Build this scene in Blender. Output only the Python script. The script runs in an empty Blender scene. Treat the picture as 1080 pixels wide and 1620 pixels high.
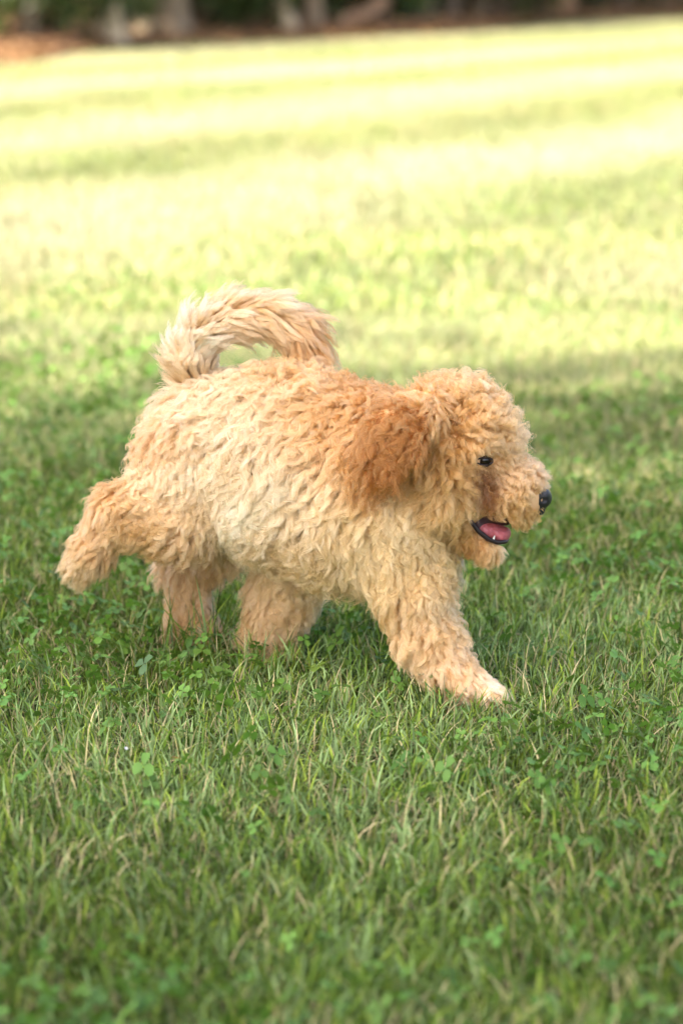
import bpy, bmesh, math, random
import numpy as np
from mathutils import Vector, Matrix, kdtree, noise as mnoise

random.seed(7)
RNG = np.random.default_rng(11)
scene = bpy.context.scene
COL = scene.collection

# ------------------------------------------------------------------ camera, sky, sun, exposure
CAM_H, LENS, F_PX = 0.785, 85.0, 85.0 / 36.0 * 1620.0
PITCH = math.atan(870.0 / F_PX)
FOCUS = 2.575
cd = bpy.data.cameras.new('camera')
cam = bpy.data.objects.new('camera', cd); COL.objects.link(cam)
cam.location = (0, 0, CAM_H)
cam.rotation_euler = (math.pi / 2 - PITCH, 0, 0)
cd.sensor_fit = 'VERTICAL'; cd.sensor_height = 36.0; cd.sensor_width = 24.0; cd.lens = LENS
cd.clip_start = 0.05; cd.clip_end = 2000
cd.dof.use_dof = True; cd.dof.focus_distance = FOCUS; cd.dof.aperture_fstop = 3.8
scene.camera = cam

SUN_EL = math.radians(52)
SUN_H = Vector((-0.62, -0.78, 0)).normalized()          # towards the sun, on the ground
TO_SUN = Vector((SUN_H.x * math.cos(SUN_EL), SUN_H.y * math.cos(SUN_EL), math.sin(SUN_EL)))
world = bpy.data.worlds.new('World'); scene.world = world; world.use_nodes = True
wn = world.node_tree; wn.nodes.clear()
sky = wn.nodes.new('ShaderNodeTexSky'); sky.sky_type = 'NISHITA'; sky.sun_disc = False
sky.sun_elevation = SUN_EL; sky.sun_rotation = math.atan2(SUN_H.x, SUN_H.y)
sky.air_density = 0.8; sky.dust_density = 4.0; sky.ozone_density = 0.6
bgn = wn.nodes.new('ShaderNodeBackground'); bgn.inputs['Strength'].default_value = 0.15
wo = wn.nodes.new('ShaderNodeOutputWorld')
wn.links.new(sky.outputs[0], bgn.inputs[0]); wn.links.new(bgn.outputs[0], wo.inputs[0])
sl = bpy.data.lights.new('sun', 'SUN'); sl.energy = 5.0; sl.angle = math.radians(0.53); sl.color = (1.0, 0.91, 0.77)
so = bpy.data.objects.new('sun', sl); COL.objects.link(so)
so.rotation_euler = TO_SUN.to_track_quat('Z', 'Y').to_euler(); so.location = TO_SUN * 40

scene.view_settings.view_transform = 'Standard'; scene.view_settings.look = 'None'
scene.view_settings.gamma = 1.0; scene.view_settings.use_curve_mapping = False
scene.view_settings.exposure = 2.15
scene.cycles.max_bounces = 10; scene.cycles.diffuse_bounces = 5; scene.cycles.glossy_bounces = 6
scene.cycles.transmission_bounces = 8; scene.cycles.transparent_max_bounces = 8
scene.cycles.use_denoising = True
scene.cycles_curves.shape = 'RIBBONS'

# ------------------------------------------------------------------ helpers
def lin(r, g, b):
    f = lambda c: (c / 255.0 / 12.92) if c <= 10 else ((c / 255.0 + 0.055) / 1.055) ** 2.4
    return np.array([f(r), f(g), f(b)])

CP, SP = math.cos(PITCH), math.sin(PITCH)
def at(px, py, Y):
    """world point seen at photo pixel (px,py) on the upright plane y = Y"""
    dx = (px - 540.0) / F_PX; dz = -(py - 810.0) / F_PX
    d = np.array([dx, CP + dz * SP, -SP + dz * CP])
    return np.array([0, 0, CAM_H]) + d * (Y / d[1])
def ground(px, py, z=0.0):
    dx = (px - 540.0) / F_PX; dz = -(py - 810.0) / F_PX
    d = np.array([dx, CP + dz * SP, -SP + dz * CP])
    return np.array([0, 0, CAM_H]) + d * ((z - CAM_H) / d[2])
def to_px(P):
    P = np.asarray(P); q = P - np.array([0, 0, CAM_H])
    t = q[..., 1] * CP - q[..., 2] * SP; u = q[..., 1] * SP + q[..., 2] * CP
    return np.stack([540 + F_PX * q[..., 0] / t, 810 - F_PX * u / t], -1)

def tag(o, label=None, cat=None, group=None, kind=None):
    if label: o['label'] = label
    if cat: o['category'] = cat
    if group: o['group'] = group
    if kind: o['kind'] = kind
    return o
def empty(name, loc=(0, 0, 0), rz=0.0):
    o = bpy.data.objects.new(name, None); COL.objects.link(o)
    o.location = loc; o.rotation_euler = (0, 0, rz); o.empty_display_size = 0.05
    return o
def mesh_np(name, V, F_list, mat, parent=None, colors=None, smooth=True):
    """V (n,3); F_list: list of int arrays (m,k); colors (n,3) -> point attribute 'tint'"""
    me = bpy.data.meshes.new(name)
    V = np.asarray(V, dtype=np.float32)
    me.vertices.add(len(V)); me.vertices.foreach_set('co', V.ravel())
    loops = np.concatenate([np.asarray(f, dtype=np.int32).ravel() for f in F_list])
    tot = np.concatenate([np.full(len(f), np.asarray(f).shape[1], dtype=np.int32) for f in F_list])
    start = np.concatenate([[0], np.cumsum(tot)[:-1]]).astype(np.int32)
    me.loops.add(len(loops)); me.loops.foreach_set('vertex_index', loops)
    me.polygons.add(len(tot)); me.polygons.foreach_set('loop_start', start)
    if smooth: me.polygons.foreach_set('use_smooth', np.ones(len(tot), dtype=bool))
    me.update(calc_edges=True)
    if colors is not None:
        a = me.attributes.new('tint', 'FLOAT_COLOR', 'POINT')
        c = np.ones((len(V), 4), dtype=np.float32); c[:, :3] = colors
        a.data.foreach_set('color', c.ravel())
    if mat: me.materials.append(mat)
    o = bpy.data.objects.new(name, me); COL.objects.link(o)
    if parent: o.parent = parent
    return o

def new_mat(name):
    m = bpy.data.materials.new(name); m.use_nodes = True
    nt = m.node_tree; nt.nodes.clear()
    out = nt.nodes.new('ShaderNodeOutputMaterial')
    return m, nt, out
def principled(name, color, rough=0.6, spec=0.5, noise=None, bump=0.0, coat=0.0, sss=0.0):
    m, nt, out = new_mat(name)
    b = nt.nodes.new('ShaderNodeBsdfPrincipled')
    b.inputs['Roughness'].default_value = rough; b.inputs['Specular IOR Level'].default_value = spec
    b.inputs['Coat Weight'].default_value = coat
    if sss:
        b.inputs['Subsurface Weight'].default_value = sss; b.inputs['Subsurface Radius'].default_value = (0.006, 0.002, 0.001)
    c = tuple(color) + (1,)
    if noise:
        tc = nt.nodes.new('ShaderNodeTexCoord'); n = nt.nodes.new('ShaderNodeTexNoise')
        n.inputs['Scale'].default_value = noise[0]; n.inputs['Detail'].default_value = 6
        nt.links.new(tc.outputs['Object'], n.inputs['Vector'])
        r = nt.nodes.new('ShaderNodeValToRGB')
        r.color_ramp.elements[0].position = 0.3; r.color_ramp.elements[1].position = 0.7
        r.color_ramp.elements[0].color = c; r.color_ramp.elements[1].color = tuple(noise[1]) + (1,)
        nt.links.new(n.outputs['Fac'], r.inputs[0]); nt.links.new(r.outputs[0], b.inputs['Base Color'])
        if bump:
            bp = nt.nodes.new('ShaderNodeBump'); bp.inputs['Strength'].default_value = bump; bp.inputs['Distance'].default_value = 0.01
            nt.links.new(n.outputs['Fac'], bp.inputs['Height']); nt.links.new(bp.outputs[0], b.inputs['Normal'])
    else:
        b.inputs['Base Color'].default_value = c
    nt.links.new(b.outputs[0], out.inputs[0])
    return m
def leaf_mat(name, trans=0.4, rough=0.5, gain=1.0, spec=0.25):
    """tinted by the 'tint' attribute; reflects and lets light through"""
    m, nt, out = new_mat(name)
    at_ = nt.nodes.new('ShaderNodeAttribute'); at_.attribute_name = 'tint'
    b = nt.nodes.new('ShaderNodeBsdfPrincipled'); b.inputs['Roughness'].default_value = rough
    b.inputs['Specular IOR Level'].default_value = spec
    t = nt.nodes.new('ShaderNodeBsdfTranslucent')
    hs = nt.nodes.new('ShaderNodeMix'); hs.data_type = 'RGBA'; hs.blend_type = 'MULTIPLY'; hs.inputs[0].default_value = 1
    hs.inputs[7].default_value = (1.15, 1.1, 0.55, 1)
    nt.links.new(at_.outputs['Color'], hs.inputs[6])
    mix = nt.nodes.new('ShaderNodeMixShader'); mix.inputs[0].default_value = trans
    nt.links.new(at_.outputs['Color'], b.inputs['Base Color']); nt.links.new(hs.outputs[2], t.inputs['Color'])
    nt.links.new(b.outputs[0], mix.inputs[1]); nt.links.new(t.outputs[0], mix.inputs[2])
    nt.links.new(mix.outputs[0], out.inputs[0])
    return m

def vnoise(x, y, seed=0):
    """smooth 2-D value noise 0..1, vectorised"""
    xi = np.floor(x).astype(np.int64); yi = np.floor(y).astype(np.int64); fx = x - xi; fy = y - yi
    fx = fx * fx * (3 - 2 * fx); fy = fy * fy * (3 - 2 * fy)
    def h(a, b):
        n = (a * 374761393 + b * 668265263 + seed * 974711) & 0x7fffffff
        n = ((n ^ (n >> 13)) * 1274126177) & 0x7fffffff
        return ((n ^ (n >> 16)) & 0xffff) / 65535.0
    return (h(xi, yi) * (1 - fx) + h(xi + 1, yi) * fx) * (1 - fy) + (h(xi, yi + 1) * (1 - fx) + h(xi + 1, yi + 1) * fx) * fy
def fbm(x, y, seed=0, oct=3):
    s = 0; a = 0.5; t = 0
    for i in range(oct):
        s = s + a * vnoise(x * 2 ** i, y * 2 ** i, seed + i * 17); t += a; a *= 0.5
    return s / t

# ------------------------------------------------------------------ lawn
STRIPE_N = np.array([0.88, -0.475])                    # mowing runs along the edge of the wood
def stripe(x, y):
    q = x * STRIPE_N[0] + y * STRIPE_N[1] + 0.5 * (fbm(x * 0.25, y * 0.25, 5) - 0.5)
    return 0.5 + 0.5 * np.cos(2 * math.pi * (q + 6.5) / 2.5)

def lawn_material():
    m, nt, out = new_mat('lawn_soil_and_turf')
    L = nt.links
    tc = nt.nodes.new('ShaderNodeTexCoord')
    n1 = nt.nodes.new('ShaderNodeTexNoise'); n1.inputs['Scale'].default_value = 60; n1.inputs['Detail'].default_value = 8
    n2 = nt.nodes.new('ShaderNodeTexNoise'); n2.inputs['Scale'].default_value = 1.3; n2.inputs['Detail'].default_value = 4
    L.new(tc.outputs['Object'], n1.inputs[0]); L.new(tc.outputs['Object'], n2.inputs[0])
    r1 = nt.nodes.new('ShaderNodeValToRGB')
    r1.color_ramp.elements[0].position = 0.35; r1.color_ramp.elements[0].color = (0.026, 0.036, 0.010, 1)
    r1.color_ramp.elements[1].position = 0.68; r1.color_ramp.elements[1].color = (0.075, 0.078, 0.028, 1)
    L.new(n1.outputs[0], r1.inputs[0])
    # turf as seen from afar, with mowing stripes along the wood's edge
    sep = nt.nodes.new('ShaderNodeSeparateXYZ'); L.new(tc.outputs['Object'], sep.inputs[0])
    dx = nt.nodes.new('ShaderNodeMath'); dx.operation = 'MULTIPLY'; dx.inputs[1].default_value = STRIPE_N[0]
    dy = nt.nodes.new('ShaderNodeMath'); dy.operation = 'MULTIPLY'; dy.inputs[1].default_value = STRIPE_N[1]
    L.new(sep.outputs[0], dx.inputs[0]); L.new(sep.outputs[1], dy.inputs[0])
    q = nt.nodes.new('ShaderNodeMath'); q.operation = 'ADD'; L.new(dx.outputs[0], q.inputs[0]); L.new(dy.outputs[0], q.inputs[1])
    q2 = nt.nodes.new('ShaderNodeMath'); q2.operation = 'MULTIPLY_ADD'; q2.inputs[1].default_value = 2 * math.pi / 2.5; q2.inputs[2].default_value = 6.5 * 2 * math.pi / 2.5
    L.new(q.outputs[0], q2.inputs[0])
    cs = nt.nodes.new('ShaderNodeMath'); cs.operation = 'COSINE'; L.new(q2.outputs[0], cs.inputs[0])
    f = nt.nodes.new('ShaderNodeMath'); f.operation = 'MULTIPLY_ADD'; f.inputs[1].default_value = 0.30; f.inputs[2].default_value = 0.12
    L.new(cs.outputs[0], f.inputs[0])
    f2 = nt.nodes.new('ShaderNodeMath'); f2.operation = 'ADD'; f2.use_clamp = True; L.new(f.outputs[0], f2.inputs[0]); L.new(n2.outputs[0], f2.inputs[1])
    r2 = nt.nodes.new('ShaderNodeValToRGB')
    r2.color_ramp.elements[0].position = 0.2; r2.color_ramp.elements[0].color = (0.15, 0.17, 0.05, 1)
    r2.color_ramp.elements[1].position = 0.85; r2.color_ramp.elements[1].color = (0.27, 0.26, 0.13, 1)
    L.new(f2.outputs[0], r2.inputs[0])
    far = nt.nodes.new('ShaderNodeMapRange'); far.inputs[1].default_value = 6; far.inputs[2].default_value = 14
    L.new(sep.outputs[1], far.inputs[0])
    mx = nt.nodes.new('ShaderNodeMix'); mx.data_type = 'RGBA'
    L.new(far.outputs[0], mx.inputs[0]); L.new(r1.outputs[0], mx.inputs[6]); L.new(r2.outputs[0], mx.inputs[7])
    b = nt.nodes.new('ShaderNodeBsdfPrincipled'); b.inputs['Roughness'].default_value = 0.95; b.inputs['Specular IOR Level'].default_value = 0.1
    bp = nt.nodes.new('ShaderNodeBump'); bp.inputs['Strength'].default_value = 0.6; bp.inputs['Distance'].default_value = 0.02
    L.new(n1.outputs[0], bp.inputs['Height']); L.new(bp.outputs[0], b.inputs['Normal'])
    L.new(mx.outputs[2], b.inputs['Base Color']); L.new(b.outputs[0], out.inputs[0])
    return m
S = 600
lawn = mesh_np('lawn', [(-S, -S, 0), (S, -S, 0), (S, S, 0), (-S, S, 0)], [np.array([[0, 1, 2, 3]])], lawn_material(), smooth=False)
tag(lawn, 'mown green lawn with soil and thatch under the blades', 'lawn', kind='structure')

# ------------------------------------------------------------------ woodland edge
edge_px = [(-420, 128), (-150, 112), (60, 101), (120, 86), (200, 77), (300, 70), (450, 66), (560, 61), (700, 54), (790, 47), (900, 35), (1080, 28), (1300, 22), (1560, 16)]
edge = np.array([ground(x, y)[:2] for x, y in edge_px])
def edge_y(x):
    return np.interp(x, edge[:, 0], edge[:, 1])
litter_mat = principled('leaf_litter_floor', (0.11, 0.056, 0.028), 0.95, 0.1, noise=(9.0, (0.25, 0.13, 0.066)), bump=0.6)
back = np.array([[-30, 95], [40, 95]])
front = np.vstack([[-40, edge[0, 1] - 8], edge, [45, edge[-1, 1] + 30]])
def bank(d): return 0.006 + 0.17 * np.clip(np.asarray(d) / 3.0, 0, 1) ** 0.8 + 0.004 * np.clip(np.asarray(d) - 3, 0, 60)
rows = [0, 0.4, 1.0, 2.0, 3.0, 20.0, 90.0]
V = [(x, y + d, float(bank(d))) for d in rows for x, y in front]
n = len(front)
flr = mesh_np('forest_floor', V, [np.array([[r * n + i, r * n + i + 1, (r + 1) * n + i + 1, (r + 1) * n + i] for r in range(len(rows) - 1) for i in range(n - 1)])], litter_mat, smooth=True)
tag(flr, 'rusty brown leaf litter floor under the trees', 'forest floor', kind='structure')

def leaf_quads(C, size, tints, rng, up=0.0):
    """one folded leaf (4 verts, 2 tris) for each centre"""
    n = len(C)
    a = rng.normal(size=(n, 3)); a[:, 2] *= (1 - up); a /= np.linalg.norm(a, axis=1)[:, None]
    b = rng.normal(size=(n, 3)); b[:, 2] *= (1 - up); b -= a * (a * b).sum(1)[:, None]; b /= np.linalg.norm(b, axis=1)[:, None]
    nn = np.cross(a, b)
    s = size * rng.uniform(0.6, 1.3, n)[:, None]
    P = np.stack([C - a * s, C + b * s * 0.45 + nn * s * 0.15, C + a * s, C - b * s * 0.45 + nn * s * 0.15], 1).reshape(-1, 3)
    idx = np.arange(n)[:, None] * 4
    F = np.concatenate([idx + np.array([[0, 1, 2]]), idx + np.array([[0, 2, 3]])])
    return P, F, np.repeat(tints, 4, axis=0)

LEAF = leaf_mat('broad_leaf', 0.3, 0.45)
def crown(name, center, radii, nleaf, size, parent, rng, dark=0.0, clumps=26):
    # leaves gather round clump centres spread through the crown, leaving gaps between
    d = rng.normal(size=(clumps, 3)); d /= np.linalg.norm(d, axis=1)[:, None]
    cc = d * (rng.uniform(0.25, 1.0, clumps) ** 0.5)[:, None]
    k = rng.integers(0, clumps, nleaf)
    P = cc[k] * 0.82 + rng.normal(size=(nleaf, 3)) * 0.17
    P = P * np.array(radii) + np.array(center)
    base = np.array([0.042, 0.074, 0.017]) * (1 - dark)
    t = base * rng.uniform(0.6, 1.5, (nleaf, 1)) * (rng.uniform(0.8, 1.25, clumps)[k][:, None]) * np.array([1, 1, 1]) + rng.uniform(0, 0.02, (nleaf, 1)) * np.array([1, 0.6, 0.1])
    Vv, Ff, T = leaf_quads(P, size, t, rng)
    return mesh_np(name, Vv, [Ff], LEAF, parent, T, smooth=False)

def tube(path, radii, seg=10, rough=0.0, rng=RNG):
    V = []; F = []
    path = np.asarray(path, float)
    for i, p in enumerate(path):
        d = path[min(i + 1, len(path) - 1)] - path[max(i - 1, 0)]; d /= np.linalg.norm(d)
        ref = np.array([1.0, 0, 0]) if abs(d[0]) < 0.8 else np.array([0, 1.0, 0])
        u = np.cross(d, ref); u /= np.linalg.norm(u); v = np.cross(d, u)
        for j in range(seg):
            a = 2 * math.pi * j / seg
            r = radii[i] * (1 + rough * rng.uniform(-1, 1))
            V.append(p + (u * math.cos(a) + v * math.sin(a)) * r)
    for i in range(len(path) - 1):
        for j in range(seg):
            F.append([i * seg + j, i * seg + (j + 1) % seg, (i + 1) * seg + (j + 1) % seg, (i + 1) * seg + j])
    V.append(path[-1] + (path[-1] - path[-2]) * 0.05); tip = len(V) - 1
    T = [[(len(path) - 1) * seg + j, (len(path) - 1) * seg + (j + 1) % seg, tip] for j in range(seg)]
    return np.array(V), np.array(F), np.array(T)

def bark(name, c1, c2):
    m, nt, out = new_mat(name); L = nt.links
    tc = nt.nodes.new('ShaderNodeTexCoord'); mp = nt.nodes.new('ShaderNodeMapping'); mp.inputs['Scale'].default_value = (14, 14, 3)
    L.new(tc.outputs['Object'], mp.inputs[0])
    n = nt.nodes.new('ShaderNodeTexNoise'); n.inputs['Scale'].default_value = 1.6; n.inputs['Detail'].default_value = 8; n.inputs['Roughness'].default_value = 0.7
    L.new(mp.outputs[0], n.inputs[0])
    r = nt.nodes.new('ShaderNodeValToRGB'); r.color_ramp.elements[0].position = 0.35; r.color_ramp.elements[1].position = 0.65
    r.color_ramp.elements[0].color = tuple(c1) + (1,); r.color_ramp.elements[1].color = tuple(c2) + (1,)
    b = nt.nodes.new('ShaderNodeBsdfPrincipled'); b.inputs['Roughness'].default_value = 0.9; b.inputs['Specular IOR Level'].default_value = 0.2
    bp = nt.nodes.new('ShaderNodeBump'); bp.inputs['Strength'].default_value = 0.8; bp.inputs['Distance'].default_value = 0.03
    L.new(n.outputs[0], r.inputs[0]); L.new(r.outputs[0], b.inputs['Base Color']); L.new(n.outputs[0], bp.inputs['Height'])
    L.new(bp.outputs[0], b.inputs['Normal']); L.new(b.outputs[0], out.inputs[0])
    return m
BARK = {'grey': bark('grey_bark', (0.125, 0.090, 0.056), (0.29, 0.212, 0.130)),
        'pale': bark('pale_bark', (0.36, 0.26, 0.15), (0.64, 0.49, 0.31)),
        'dark': bark('dark_bark', (0.06, 0.044, 0.030), (0.15, 0.112, 0.075)),
        'red': bark('reddish_bark', (0.16, 0.09, 0.05), (0.36, 0.21, 0.11))}

def tree(name, base, r, height, barkname, label, group=None, lean=(0, 0), crown_r=2.2, nleaf=2600, seed=0, crown_lo=2.6, leaf=0.13, kick=0.0, away=(0, 0)):
    rng = np.random.default_rng(seed + 100)
    t = empty(name, (base[0], base[1], 0))
    tag(t, label, 'tree', group)
    zs = [-0.05, 0.0, 0.06, 0.15, 0.35, 0.7, 1.5, 3, 5, height * 0.8, height]
    rr = [1.75, 1.7, 1.4, 1.2, 1.08, 1.0, 0.95, 0.85, 0.68, 0.35, 0.06]
    path = [(lean[0] * z + 0.03 * math.sin(z * 1.7 + seed) + kick * math.exp(-z / 0.25), lean[1] * z + 0.03 * math.cos(z * 1.3 + seed), z) for z in zs]
    Vt, Ft, Tt = tube(path, [r * q for q in rr], 14, 0.05, rng)
    mesh_np('trunk', Vt, [Ft, Tt], BARK[barkname], t)
    for k in range(5):
        z0 = rng.uniform(crown_lo, height * 0.75); a = rng.uniform(0, 2 * math.pi); ln = crown_r * rng.uniform(0.5, 0.85)
        p0 = np.array([lean[0] * z0, lean[1] * z0, z0])
        pts = [p0 + np.array([math.cos(a) * ln * s, math.sin(a) * ln * s, ln * 0.5 * s ** 0.8]) for s in (0, 0.3, 0.65, 1)]
        Vb, Fb, Tb = tube(pts, [r * 0.33, r * 0.25, r * 0.16, r * 0.04], 7, 0.05, rng)
        mesh_np('limb', Vb, [Fb, Tb], BARK[barkname], t)
    ch = (height - crown_lo) / 2 + 0.4
    crown('crown', (lean[0] * height * 0.6 + away[0], lean[1] * height * 0.6 + away[1], crown_lo + ch), (crown_r, crown_r, ch), nleaf, leaf, t, rng)
    return t

# front row, read off the photograph: centre px, width px, base py, bark, lean, label
front_trees = [
    (43, 27, 84, 'grey', (0.02, 0), 0, 'slim grey trunk standing alone in orange leaf litter at the wood edge'),
    (172, 38, 76, 'pale', (-0.10, 0), 0.0, 'pale tan trunk leaning slightly, brightest trunk of the wood edge'),
    (265, 58, 67, 'grey', (0.0, 0), 0, 'thick grey trunk, the widest grey trunk of the wood edge'),
    (447, 26, 60, 'pale', (-0.05, 0), 0.10, 'thin pale crooked trunk kicked out at its foot'),
    (500, 26, 56, 'grey', (0.0, 0), 0, 'slim grey trunk just behind the crooked pale trunk'),
    (603, 26, 50, 'dark', (0.0, 0), 0, 'dark grey trunk beside the leaning reddish log'),
    (668, 26, 46, 'grey', (0.0, 0), 0, 'straight grey trunk of middling width near the litter strip end'),
    (712, 20, 44, 'dark', (0.01, 0), 0, 'narrow dark trunk between two grey trunks'),
    (752, 28, 41, 'grey', (0.0, 0), 0, 'grey trunk where the rusty litter strip ends'),
    (882, 46, 29, 'red', (0.0, 0), 0, 'broad reddish brown trunk, the only reddish standing trunk'),
    (945, 20, 27, 'dark', (0.0, 0), 0, 'thin dark trunk next to the broad reddish trunk'),
    (985, 22, 25, 'dark', (0.0, 0), 0, 'dark trunk second from the broad reddish trunk'),
    (1045, 30, 22, 'grey', (0.0, 0), 0, 'wide grey trunk where the lawn meets the wood without litter'),
    (-70, 34, 98, 'grey', (0.0, 0), 0, 'grey trunk at the near end of the wood edge'),
    (1120, 30, 19, 'dark', (0.0, 0), 0, 'dark trunk at the far end of the wood edge'),
]
for i, (px, wpx, py, bk, lean, kick, lab) in enumerate(front_trees):
    g = ground(px, py)
    r = 0.5 * wpx * g[1] / F_PX
    tree('woodland_tree', g, r, 7.5 + (i * 37 % 5) * 0.5, bk, lab, 'trees along the wood edge', lean, 1.9 + 0.1 * (i % 4), 2300, i, 2.4 + 0.2 * (i % 3), 0.13, kick, (-1.5, 0.9))
# trees deeper in the wood
rb = np.random.default_rng(5)
for i in range(22):
    px = -120 + 1320 * (i + rb.uniform(0.1, 0.9)) / 22
    g0 = ground(px, np.interp(px, [e[0] for e in edge_px], [e[1] for e in edge_px]))
    Y = g0[1] + rb.uniform(2.5, 11)
    X = (px - 540) / F_PX * Y
    tree('woodland_tree', (X, Y), rb.uniform(0.07, 0.16), 9 + rb.uniform(0, 2), ['dark', 'grey', 'dark'][i % 3], 'dim trunk standing deeper in the shaded wood behind the front row', 'trees deeper in the wood', (0, 0), 2.6, 2200, 40 + i, 2.2, 0.17)

def shrub(base, w, h, nleaf, seed, label, tint=1.0):
    rng = np.random.default_rng(seed)
    t = empty('shrub', (base[0], base[1], 0)); tag(t, label, 'shrub', 'undergrowth shrubs in the wood')
    for k in range(5):
        a = rng.uniform(0, 6.28)
        pts = [(0.05 * math.cos(a), 0.05 * math.sin(a), -0.03), (w * 0.25 * math.cos(a), w * 0.25 * math.sin(a), h * 0.4), (w * 0.4 * math.cos(a), w * 0.4 * math.sin(a), h * 0.8)]
        Vb, Fb, Tb = tube(pts, [0.02, 0.014, 0.005], 6, 0.05, rng)
        mesh_np('stem', Vb, [Fb, Tb], BARK['dark'], t)
    crown('foliage', (0, 0, h * 0.52), (w * 0.6, w * 0.6, h * 0.52), nleaf, 0.055, t, rng, 0.15, 18)
shrub_px = [(-40, 2.0), (15, 2.4), (95, 1.6), (205, 1.2), (235, 2.2), (330, 1.4), (385, 1.0), (470, 2.5), (560, 2.8), (635, 2.0), (690, 3.0), (780, 1.4), (825, 1.5), (920, 1.8), (1010, 2.2), (1090, 1.6), (150, 4.0), (430, 4.0), (720, 5.0), (960, 4.5)]
for i, (px, dy) in enumerate(shrub_px):
    py = np.interp(px, [e[0] for e in edge_px], [e[1] for e in edge_px])
    Y = ground(px, py)[1] + dy + 0.3
    shrub(((px - 540) / F_PX * Y, Y), 1.0 + 0.3 * (i % 3), 1.0 + 0.25 * (i % 4), 1300, 300 + i, 'dark green undergrowth shrub between the shaded trunks')
# the wood beyond: one unbroken mass
rng = np.random.default_rng(77)
N = 26000
P = np.stack([rng.uniform(-22, 26, N), rng.uniform(0, 1, N), rng.uniform(0, 1, N) ** 1.3 * 11], 1)
P[:, 1] = edge_y(np.clip(P[:, 0], edge[0, 0], edge[-1, 0])) + 13 + P[:, 1] * 9
t = np.array([0.03, 0.055, 0.014]) * rng.uniform(0.5, 1.5, (N, 1))
Vv, Ff, T = leaf_quads(P, 0.34, t, rng)
tag(mesh_np('far_wood', Vv, [Ff], LEAF, None, T, False), 'dense dark green mass of the wood beyond the trunks', 'woodland', kind='stuff')

# fallen leaves on the floor along the edge
N = 7000
x = rng.uniform(-6.5, 9, N); off = rng.exponential(0.9, N)
P = np.stack([x, edge_y(x) + off - 0.12 + rng.normal(size=N) * 0.12, bank(np.maximum(off - 0.12, 0)) + rng.uniform(0.008, 0.04, N)], 1)
t = np.array([0.20, 0.112, 0.052]) * rng.uniform(0.5, 1.4, (N, 1)) * np.array([1, 1, 1])
Vv, Ff, T = leaf_quads(P, 0.06, t, rng, 0.75)
tag(mesh_np('fallen_leaves', Vv, [Ff], leaf_mat('dry_leaf', 0.15, 0.8), None, T, False), 'rust coloured fallen leaves strewn along the wood edge', 'leaf litter', kind='stuff')

def log(name, p0, p1, r, bk, label):
    d = np.array(p1) - np.array(p0)
    o = empty(name, p0); tag(o, label, 'log')
    pts = [d * s + np.array([0, 0.02 * math.sin(s * 5), 0.02 * math.sin(s * 9)]) for s in np.linspace(0, 1, 7)]
    Vb, Fb, Tb = tube(pts, [r, r * 1.06, r, r * 0.96, r * 0.93, r * 0.9, r * 0.85], 12, 0.06)
    mesh_np('bark', Vb, [Fb, Tb], BARK[bk], o)
    a = pts[2]; Vb, Fb, Tb = tube([a, a + np.array([0.05, -0.08, 0.14])], [r * 0.35, r * 0.25], 7, 0.05)
    mesh_np('branch_stub', Vb, [Fb, Tb], BARK[bk], o)
    cap = np.array([pts[0] + r * 0.97 * np.array([0, math.cos(a), math.sin(a)]) for a in np.linspace(0, 6.283, 13)[:-1]])
    mesh_np('cut_end', cap, [np.arange(12)[None, :]], BARK['pale'], o, smooth=False)
g = ground(535, 56); log('fallen_log', (g[0], g[1] + 0.4, 0.07), (g[0] + 0.55, g[1] + 1.3, 0.34), 0.085, 'red', 'reddish fallen log propped at a slant among the trunks')
g = ground(196, 70); log('fallen_log', (g[0], g[1], 0.05), (g[0] + 0.24, g[1] + 0.25, 0.17), 0.055, 'pale', 'short pale fallen log beside the leaning tan trunk')

# unseen tree added behind the camera; its crown keeps the sun off the puppy
def added_shade_tree(base, crown_c, label, seed, radii, nleaf):
    rng = np.random.default_rng(seed)
    t = empty('added_shade_tree', (base[0], base[1], 0)); tag(t, label, 'tree')
    c = np.array(crown_c) - np.array([base[0], base[1], 0])
    path = [(0, 0, -0.1), (0, 0, 0), (0, 0, 0.2), (0.02, 0, 0.8), (c[0] * 0.2, c[1] * 0.2, c[2] * 0.4), (c[0] * 0.6, c[1] * 0.6, c[2] * 0.75), tuple(c), tuple(c + np.array([0, 0, radii[2] * 0.7]))]
    Vt, Ft, Tt = tube(path, [0.42, 0.38, 0.3, 0.25, 0.22, 0.17, 0.12, 0.03], 14, 0.05, rng)
    mesh_np('trunk', Vt, [Ft, Tt], BARK['grey'], t)
    for k in range(11):
        a = k * 2.4; s0 = np.array(path[4 + k % 3]); ln = radii[0] * rng.uniform(0.6, 0.9)
        pts = [s0 + np.array([math.cos(a) * ln * s, math.sin(a) * ln * s, ln * 0.35 * s ** 0.7]) for s in (0, 0.3, 0.65, 1)]
        Vb, Fb, Tb = tube(pts, [0.11, 0.08, 0.05, 0.012], 7, 0.05, rng)
        mesh_np('limb', Vb, [Fb, Tb], BARK['grey'], t)
    crown('crown', tuple(c), radii, nleaf, 0.17, t, rng, 0, 70)
    return t
CZ = 12.0
shade_c = np.array([0.15, 0.4]) + np.array([SUN_H.x, SUN_H.y]) * (CZ / math.tan(SUN_EL))
added_shade_tree((shade_c[0] - 0.5, shade_c[1] - 0.3), (shade_c[0], shade_c[1], CZ), 'broad leafy tree added out of view to shade the puppy', 9, (4.0, 4.0, 2.6), 22000)

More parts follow.
